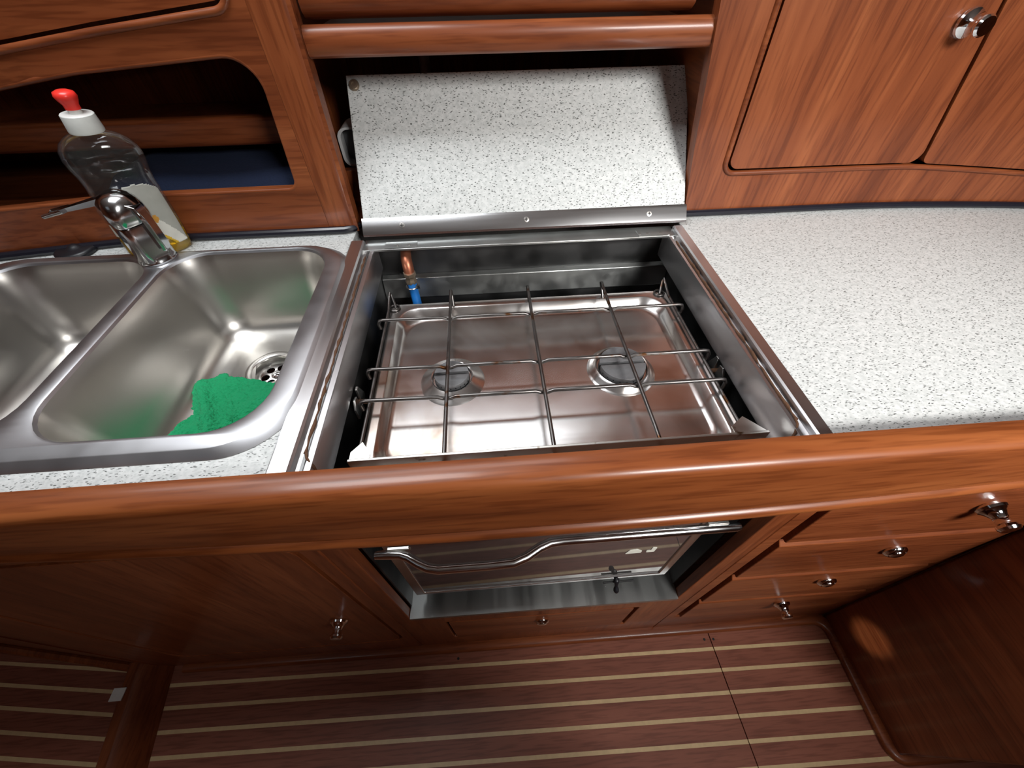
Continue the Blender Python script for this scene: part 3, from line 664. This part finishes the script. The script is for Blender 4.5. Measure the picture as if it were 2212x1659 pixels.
for (x, y, ro, rc) in ((-0.058, 0.366, 0.0415, 0.0235), (0.174, 0.366, 0.0445, 0.0315)):
    mb = MB().lathe([(ro + 0.002, -0.0704), (ro, -0.0690), (ro - 0.0015, -0.0682), (rc + 0.008, -0.0625), (rc + 0.0045, -0.0605), (rc + 0.003, -0.0612), (rc + 0.002, -0.0660), (0.0001, -0.0660)], (x, y, 0), (0, 0, 1), 40)
    bn = build(mb, 'burner', hob_steel, t, smooth=45)
    mb = MB()
    for s_ in (1, -1):                                        # two half discs with the slot between
        pts = [(x + (rc - 0.0006) * math.cos(a), y + s_ * max(0.0025, (rc - 0.0006) * math.sin(a))) for a in [math.pi * k / 24 for k in range(25)]]
        if s_ < 0: pts = list(reversed(pts))
        mb.plate(pts, [], FLAT, -0.0644, -0.0545)
    build(mb, 'burner_cap', cap_m, bn, bevel=0.0012)
    mb = MB().lathe([(0.0001, -0.0658), (rc, -0.0658), (rc, -0.0642), (0.0001, -0.0642)], (x, y, 0), (0, 0, 1), 40)
    build(mb, 'burner_slot', slot_m, bn)
    mb = MB()
    for k in range(22):
        a = 2 * math.pi * k / 22 + 0.1
        mb.lathe([(0.0001, -0.0002), (0.0009, -0.0002), (0.0009, 0.0003), (0.0001, 0.0003)], (x + rc * math.cos(a), y + rc * math.sin(a), -0.0605), (math.cos(a), math.sin(a), 0), 6)
    build(mb, 'flame_ports', slot_m, bn, kind='stuff')
# small loose crumbs are left out; wire grate
WZ = -0.038
for x, s_ in ((-0.157, -1), (0.281, 1)):
    build(MB().tube([(x, 0.230, WZ - 0.010), (x, 0.30, WZ - 0.011), (x, 0.50, WZ - 0.011), (x, 0.524, WZ - 0.003), (x - s_ * 0.001, 0.529, WZ + 0.001), (x - s_ * 0.003, 0.527, WZ - 0.003), (x - s_ * 0.009, 0.512, -0.054)], 0.0022, 8), 'grate_wire', wire_m, t, smooth=70)
LX = (-0.0605, 0.0595, 0.1775)
for x in LX:
    p = [(x + 0.002, 0.512, -0.056), (x + 0.001, 0.522, WZ - 0.006), (x, 0.5265, WZ + 0.002), (x, 0.523, WZ + 0.0035), (x, 0.515, WZ + 0.002), (x, 0.46, WZ), (x, 0.37, WZ), (x, 0.25, WZ), (x, 0.226, WZ - 0.001), (x, 0.217, WZ - 0.004), (x, 0.212, WZ - 0.014), (x, 0.213, -0.056)]
    build(MB().tube(p, 0.0025, 8), 'grate_wire', wire_m, t, smooth=70)
for y in (0.4635, 0.3645, 0.3125):
    p = [(-0.164, y - 0.002, WZ - 0.014), (-0.1655, y, WZ - 0.006), (-0.163, y + 0.001, WZ - 0.001), (-0.158, y + 0.001, WZ)]
    for x in LX:
        p += [(x - 0.011, y, WZ - 0.0008), (x - 0.005, y, WZ - 0.0038), (x, y, WZ - 0.0044), (x + 0.005, y, WZ - 0.0038), (x + 0.011, y, WZ - 0.0008)]
    p += [(0.280, y - 0.001, WZ), (0.286, y - 0.001, WZ - 0.001), (0.2885, y - 0.002, WZ - 0.006), (0.287, y - 0.004, WZ - 0.014)]
    build(MB().tube(p, 0.0025, 8), 'grate_wire', wire_m, t, smooth=70)
for (x, y) in ((-0.150, 0.512), (0.272, 0.514), (-0.142, 0.222), (0.268, 0.222)):
    build(MB().tube([(x + 0.0075 * math.cos(a), y + 0.0075 * math.sin(a), -0.0535) for a in [2 * math.pi * k / 18 for k in range(18)]], 0.0016, 6, closed=True), 'grate_ring', wire_m, t, smooth=70)
fb = build(MB().box(-0.158, 0.291, 0.221, 0.2245, -0.0375, -0.0235), 'pan_rail', bar_m, t, bevel=0.0008)
for s_, x0, x1 in ((-1, -0.157, -0.136), (1, 0.255, 0.290)):
    mb = MB(); zt = -0.026
    pts = [(x0, 0.2247), (x1, 0.2247), (x1, 0.231 if s_ < 0 else 0.226), ((x0 + x1) / 2, 0.246), (x0, 0.234)]
    mb.plate(pts, [], FLAT, zt - 0.0015, zt)
    build(mb, 'rail_bracket', bar_m, fb)
    mb = MB().plate([(x0 + .002, -0.052), (x1 - .001, -0.052), (x1, -0.041), (x1, -0.0380), (x0, -0.0380)], [], lambda u, v, w_: (u, 0.2205 - w_, v), 0.0, 0.0015)
    build(mb, 'rail_bracket', bar_m, fb)
# gimbal hooks at the sides
for s_, x, y in ((-1, -0.176, 0.337), (1, 0.3005, 0.352)):
    xm = lambda u, v, w_: (x + s_ * w_, y + u, v)
    hk = [(-0.020, -0.078), (0.018, -0.078), (0.020, -0.070), (0.010, -0.048), (0.004, -0.048), (0.003, -0.066), (-0.003, -0.066), (-0.004, -0.052), (-0.012, -0.050), (-0.020, -0.060)]
    g = build(MB().plate(hk, [], xm, 0.0, 0.003), 'gimbal_hook', liner_steel, t, bevel=0.0006)
    xin = -0.163 if s_ < 0 else 0.290
    build(MB().tube([(xin, y, -0.067), (x + s_ * 0.006, y, -0.067)], 0.0032, 10), 'gimbal_pin', rust_m, g)
# oven door
dm = MB()
dpo = [(-0.168, -0.462), (0.293, -0.462), (0.293, -0.095), (-0.168, -0.095)]; dpi = [(-0.152, -0.452), (0.279, -0.452), (0.279, -0.112), (-0.152, -0.112)]
OV = lambda u, v, w_: (u, 0.2005 - w_, v)
dm.plate(dpo, [list(reversed(dpi))], OV, -0.0135, 0.0)
od = build(dm, 'oven_door', trim_steel, t, bevel=0.0012)
build(MB().plate(dpi, [], OV, -0.010, -0.0025), 'oven_glass', glass_m, od)
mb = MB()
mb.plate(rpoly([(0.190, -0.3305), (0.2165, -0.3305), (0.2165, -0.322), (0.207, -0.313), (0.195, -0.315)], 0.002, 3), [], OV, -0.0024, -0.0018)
build(mb, 'pale_mark', pale_m, od)  # two small flat cream-white marks on the oven glass
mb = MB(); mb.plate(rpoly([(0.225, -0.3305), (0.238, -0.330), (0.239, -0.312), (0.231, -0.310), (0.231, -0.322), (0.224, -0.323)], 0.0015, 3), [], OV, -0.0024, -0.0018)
build(mb, 'pale_mark', pale_m, od)
HZ, HY = -0.154, 0.170
hp = [(-0.156, HY, HZ), (-0.140, HY, HZ), (-0.126, HY - 0.001, HZ), (-0.116, HY - 0.005, HZ), (-0.104, HY - 0.013, HZ), (-0.092, HY - 0.019, HZ), (-0.080, HY - 0.0215, HZ), (-0.02, HY - 0.0215, HZ), (0.008, HY - 0.0205, HZ), (0.024, HY - 0.015, HZ), (0.040, HY - 0.006, HZ), (0.054, HY - 0.001, HZ), (0.070, HY, HZ), (0.18, HY, HZ), (0.285, HY, HZ), (0.290, HY, HZ)]
hn = build(MB().tube(hp, [0.0045] + [0.0058] * (len(hp) - 2) + [0.0045], 14), 'oven_handle', handle_m, od, smooth=60)
for x in (-0.128, 0.262):
    build(MB().box(x - 0.013, x + 0.013, HY + 0.002, 0.2003, HZ + 0.004, HZ + 0.0075).box(x - 0.013, x + 0.013, HY + 0.0045, HY + 0.0075, HZ - 0.004, HZ + 0.0075), 'handle_bracket', bar_m, od, bevel=0.0008)
lt = build(MB().tube([(0.175, 0.1955, -0.4635), (0.232, 0.1955, -0.4635)], 0.0018, 8), 'oven_latch', slot_m, od, smooth=60)
build(MB().lathe([(0.0001, -0.016), (0.0048, -0.014), (0.0055, -0.009), (0.0035, -0.003), (0.003, 0.002), (0.0048, 0.007), (0.0052, 0.012), (0.0035, 0.0155), (0.0001, 0.016)], (0.199, 0.190, -0.4665), (0, -0.55, -0.83), 14), 'latch_toggle', black_m, od, smooth=60)

# ================================================================== STOVE LID
t = thing('hinged_cover', (0.07, 0.628, 0.003), 'open speckled laminate stove lid leaning back with steel edge strip', 'cover')
LB = Vector((0, 0.628, 0.004)); LD = Vector((0, 0.142, 0.187)); LLEN = LD.length; LD.normalize(); LN = Vector((0, -LD.z, LD.y))
LIDM = lambda u, v, w_: (u, LB.y + LD.y * v + LN.y * w_, LB.z + LD.z * v + LN.z * w_)
build(MB().plate([(-0.1985, 0.004), (0.3365, 0.004), (0.3365, LLEN), (-0.1985, LLEN)], [], LIDM, -0.016, 0.0), 'panel', lam, t, bevel=0.0008)
prof = [(0.0, 0.0), (0.0, 0.003), (0.003, 0.0042), (0.024, 0.0042), (0.0285, 0.003), (0.029, 0.0)]
mb = MB().loft([[LIDM(x, v, w_) for v, w_ in prof] for x in (-0.200, 0.338)], True, True)
st = build(mb, 'edge_strip', trim_steel, t, smooth=20)
for x in (-0.136, 0.068, 0.274):
    p = Vector(LIDM(x, 0.0155, 0.0042)); mb = MB().lathe([(0.0001, 0), (0.0044, 0), (0.0042, 0.0006), (0.0001, 0.0010)], p, LN, 16)
    sc = build(mb, 'screw', screw_m, st)
    mb = MB()
    for (a, b) in ((0.0028, 0.0006), (0.0006, 0.0028)):
        mb.plate([(x - a, 0.0155 - b), (x + a, 0.0155 - b), (x + a, 0.0155 + b), (x - a, 0.0155 + b)], [], LIDM, 0.0045, 0.0054)
    build(mb, 'screw_slot', slot_m, st)
p = Vector(LIDM(-0.187, LLEN - 0.014, 0.0)); mb = MB().lathe([(0.0001, 0), (0.0078, 0), (0.0080, 0.002), (0.0064, 0.0045), (0.0034, 0.0047), (0.0028, 0.0030), (0.0001, 0.0030)], p, LN, 20)
build(mb, 'stud', brass_m, t, smooth=45)

# ================================================================== LOCKERS BEHIND
# left locker front with open compartment
t = thing('left_locker', (-0.6, 0.8, 0.0), 'dark mahogany locker behind the sink with an open rounded compartment', 'locker')
op1 = rpoly([(-1.05, 0.068), (-0.286, 0.0715), (-0.2735, 0.2385), (-0.50, 0.2235), (-0.70, 0.1985), (-1.05, 0.150)], [0.01, 0.016, 0.038, 0.25, 0.25, 0.01], 8)
op2 = rpoly([(-1.05, 0.170), (-0.62, 0.2395), (-0.45, 0.2600), (-0.2785, 0.2775), (-0.2785, 0.47), (-1.05, 0.47)], [0.01, 0.3, 0.3, 0.022, 0.02, 0.01], 8)
outp = dens([(-1.2, 0.001), (-0.214, 0.001), (-0.2105, 0.25), (-0.205, 0.52), (-1.2, 0.52)], 0.08)
mb = MB().plate(outp, [list(reversed(dens(op1, 0.05))), list(reversed(dens(op2, 0.05)))], LEFT, -0.022, 0.0, 0.05)
fr = build(mb, 'face_frame', wood_x, t, bevel=0.006, seg=3)
post = build(MB().plate([(-0.262, 0.001), (-0.2145, 0.001), (-0.2105, 0.25), (-0.205, 0.52), (-0.262, 0.52)], [], LEFT, -0.020, 0.0012), 'post', wood_z, t, bevel=0.010, seg=4)
mb = MB(); lp = [LEFT(u, v, -0.003) for u, v in dens(op1, 0.03)]; mb.tube(lp, 0.0034, 8, closed=True); build(mb, 'opening_bead', wood_x, t, smooth=70)
mb = MB(); lp = [LEFT(u, v, -0.001) for u, v in dens(op2, 0.03)]; mb.tube(lp, 0.0045, 8, closed=True); build(mb, 'opening_bead', wood_x, t, smooth=70)
build(MB().plate(dens([(u * 1.0, v) for u, v in rpoly([(-1.04, 0.180), (-0.62, 0.2475), (-0.45, 0.268), (-0.2865, 0.2850), (-0.2865, 0.46), (-1.04, 0.46)], [0.01, 0.3, 0.3, 0.018, 0.018, 0.01])], 0.05), [], LEFT, -0.030, -0.012, 0.05), 'door', wood_x, t, bevel=0.003)
build(MB().box(-1.2, -0.262, 0.683, 1.0, 0.001, 0.018), 'locker_floor', wood_x, t)
build(MB().box(-1.2, -0.251, 1.0, 1.02, 0.018, 0.52), 'locker_back', dark_z, t)
build(MB().box(-0.262, -0.250, 0.683, 1.0, 0.018, 0.52), 'side_panel', wood_z, t)
build(MB().box(-1.2, -0.262, 0.80, 1.0, 0.100, 0.112), 'inner_shelf', dark_z, t)
build(MB().box(-1.2, -0.262, 0.778, 0.798, 0.098, 0.140), 'shelf_fiddle', wood_x, t, bevel=0.006, seg=3)
build(MB().box(-1.2, -1.185, 0.583, 1.0, 0.018, 0.505), 'side_panel', wood_z, t)
build(MB().box(-1.2, -0.2105, 0.681, 1.0, 0.505, 0.519), 'locker_top', wood_x, t)
# navy cushion in the locker
mb = MB(); lp = []
for z, i in ((0.0185, 0.012), (0.028, 0.0), (0.055, 0.0), (0.070, 0.010), (0.076, 0.03)):
    q = 1 - i / 0.14
    lp.append([(-0.4375 + (x + 0.4375) * q, 0.8375 + (y - 0.8375) * q, z + (0.004 * math.sin(18 * x) if z > 0.05 else 0)) for x, y in dens(rrect(-0.62, 0.705, -0.272, 0.97, 0.03), 0.03)])
mb.loft(lp, True, True)
build(mb, 'folded_blanket', navy_m, label='dark navy folded fabric inside the open locker behind the sink', cat='blanket', smooth=60)

# shelf over the lid
t = thing('shelf_unit', (0.05, 0.75, 0.231), 'mahogany shelf with rounded front rail above the stove lid', 'shelf')
prof = [(0.684, 0.228), (0.668, 0.228), (0.663, 0.232), (0.662, 0.248), (0.6645, 0.256), (0.670, 0.260), (0.677, 0.260), (0.684, 0.256)]
build(MB().prism_x(prof, (-0.2100, 0.05, 0.316)), 'front_rail', teak_x, t, smooth=50)
build(MB().box(-0.2100, 0.30, 0.684, 1.0, 0.236, 0.250), 'shelf_board', wood_x, t)
prof = [(0.698, 0.262), (0.688, 0.265), (0.681, 0.271), (0.679, 0.280), (0.679, 0.52), (0.698, 0.52)]
build(MB().prism_x(prof, (-0.208, 0.05, 0.285)), 'upper_panel', teak_x, t, smooth=40)
build(MB().box(-0.2085, 0.265, 0.699, 1.0, 0.505, 0.519), 'top_board', wood_x, t)
build(MB().box(-0.2495, 0.34, 1.0, 1.02, 0.001, 0.236), 'recess_back', dark_z, t)
build(MB().box(-0.2495, 0.34, 0.682, 1.0, 0.0005, 0.006), 'recess_floor', wood_x, t)
build(MB().box(-0.2495, -0.14, 0.735, 0.750, 0.006, 0.068), 'cleat', wood_x, t)

# grey tub and pipe behind the lid
t = thing('plastic_tub', (-0.205, 0.77, 0.0685), 'grey plastic tub with pale rim wedged left of the stove lid', 'tub')
tubl = rrect(-0.2330, 0.0685, -0.165, 0.127, [0.014, 0.01, 0.01, 0.016], 6); tubi = [((x - (-0.199)) * 0.86 - 0.199, (z - 0.098) * 0.90 + 0.098) for x, z in tubl]
mb = MB().plate(tubl, [list(reversed(tubi))], lambda u, v, w_: (u, 0.752 - w_, v), -0.05, 0.0); build(mb, 'rim', grey_m, t, bevel=0.001)
build(MB().plate(tubi, [], lambda u, v, w_: (u, 0.752 - w_, v), -0.05, -0.02), 'inner_wall', greyd_m, t)
build(MB().tube([(-0.095, 0.95, 0.0065), (-0.095, 0.95, 0.2355)], 0.010, 12), 'pipe', grey_m, label='grey vertical pipe in the dark recess behind the lid', cat='pipe')

# right locker
t = thing('right_locker', (0.7, 0.8, 0.0), 'light mahogany locker right of the stove lid with two doors', 'locker')
out = dens([(0.3475, 0.001), (1.2, 0.001), (1.2, 0.52), (0.271, 0.52), (0.3070, 0.275), (0.330, 0.11)], 0.06)
ho = rpoly([(0.3895, 0.0685), (0.71, 0.0685), (0.92, 0.0555), (1.12, 0.035), (1.12, 0.49), (0.372, 0.49)], [0.02, 0.6, 0.6, 0.01, 0.01, 0.02])
mb = MB().plate(out, [list(reversed(dens(ho, 0.05)))], RIGHT, -0.020, 0.0, 0.05)
build(mb, 'face_frame', teak_z, t, bevel=0.004, seg=3)
mb = MB(); mb.tube([RIGHT(u, v, 0.0) for u, v in dens(ho, 0.03)], 0.0042, 8, closed=True); build(mb, 'opening_bead', teak_x, t, smooth=70)
gx = lambda z: 0.7215 - 0.205 * (z - 0.07)
d1 = rpoly([(0.3965, 0.0755), (gx(0.0755) - 0.003, 0.0745), (gx(0.48) - 0.003, 0.48), (0.380, 0.48)], [0.016, 0.016, 0.01, 0.01])
d2 = rpoly([(gx(0.074) + 0.003, 0.0735), (0.92, 0.062), (1.115, 0.043), (1.115, 0.48), (gx(0.48) + 0.003, 0.48)], [0.012, 0.6, 0.01, 0.01, 0.01])
a_ = build(MB().plate(dens(d1, 0.05), [], RIGHT, -0.018, 0.001, 0.05), 'door', teak_z, t, bevel=0.003)
build(MB().plate(dens(d2, 0.05), [], RIGHT, -0.018, 0.001, 0.05), 'door', teak_z, t, bevel=0.003)
build(knob_mb((0.648, yR(0.648) - 0.001, 0.2475), NF, True), 'knob', chrome, a_, label='chrome push knob')
build(MB().box(0.355, 1.15, 0.685, 0.69, 0.03, 0.5), 'backing', slot_m, t)
build(MB().box(0.29, 1.2, 0.681, 1.0, 0.505, 0.519), 'locker_top', wood_x, t)
build(MB().plate([(0.335, 0.002), (0.335, 0.11), (0.276, 0.515), (0.29, 0.515), (0.345, 0.11), (0.345, 0.002)], [], lambda u, v, w_: (u + 0.006, 0.680 + w_, v), 0.0, 0.32), 'side_panel', wood_y, t)
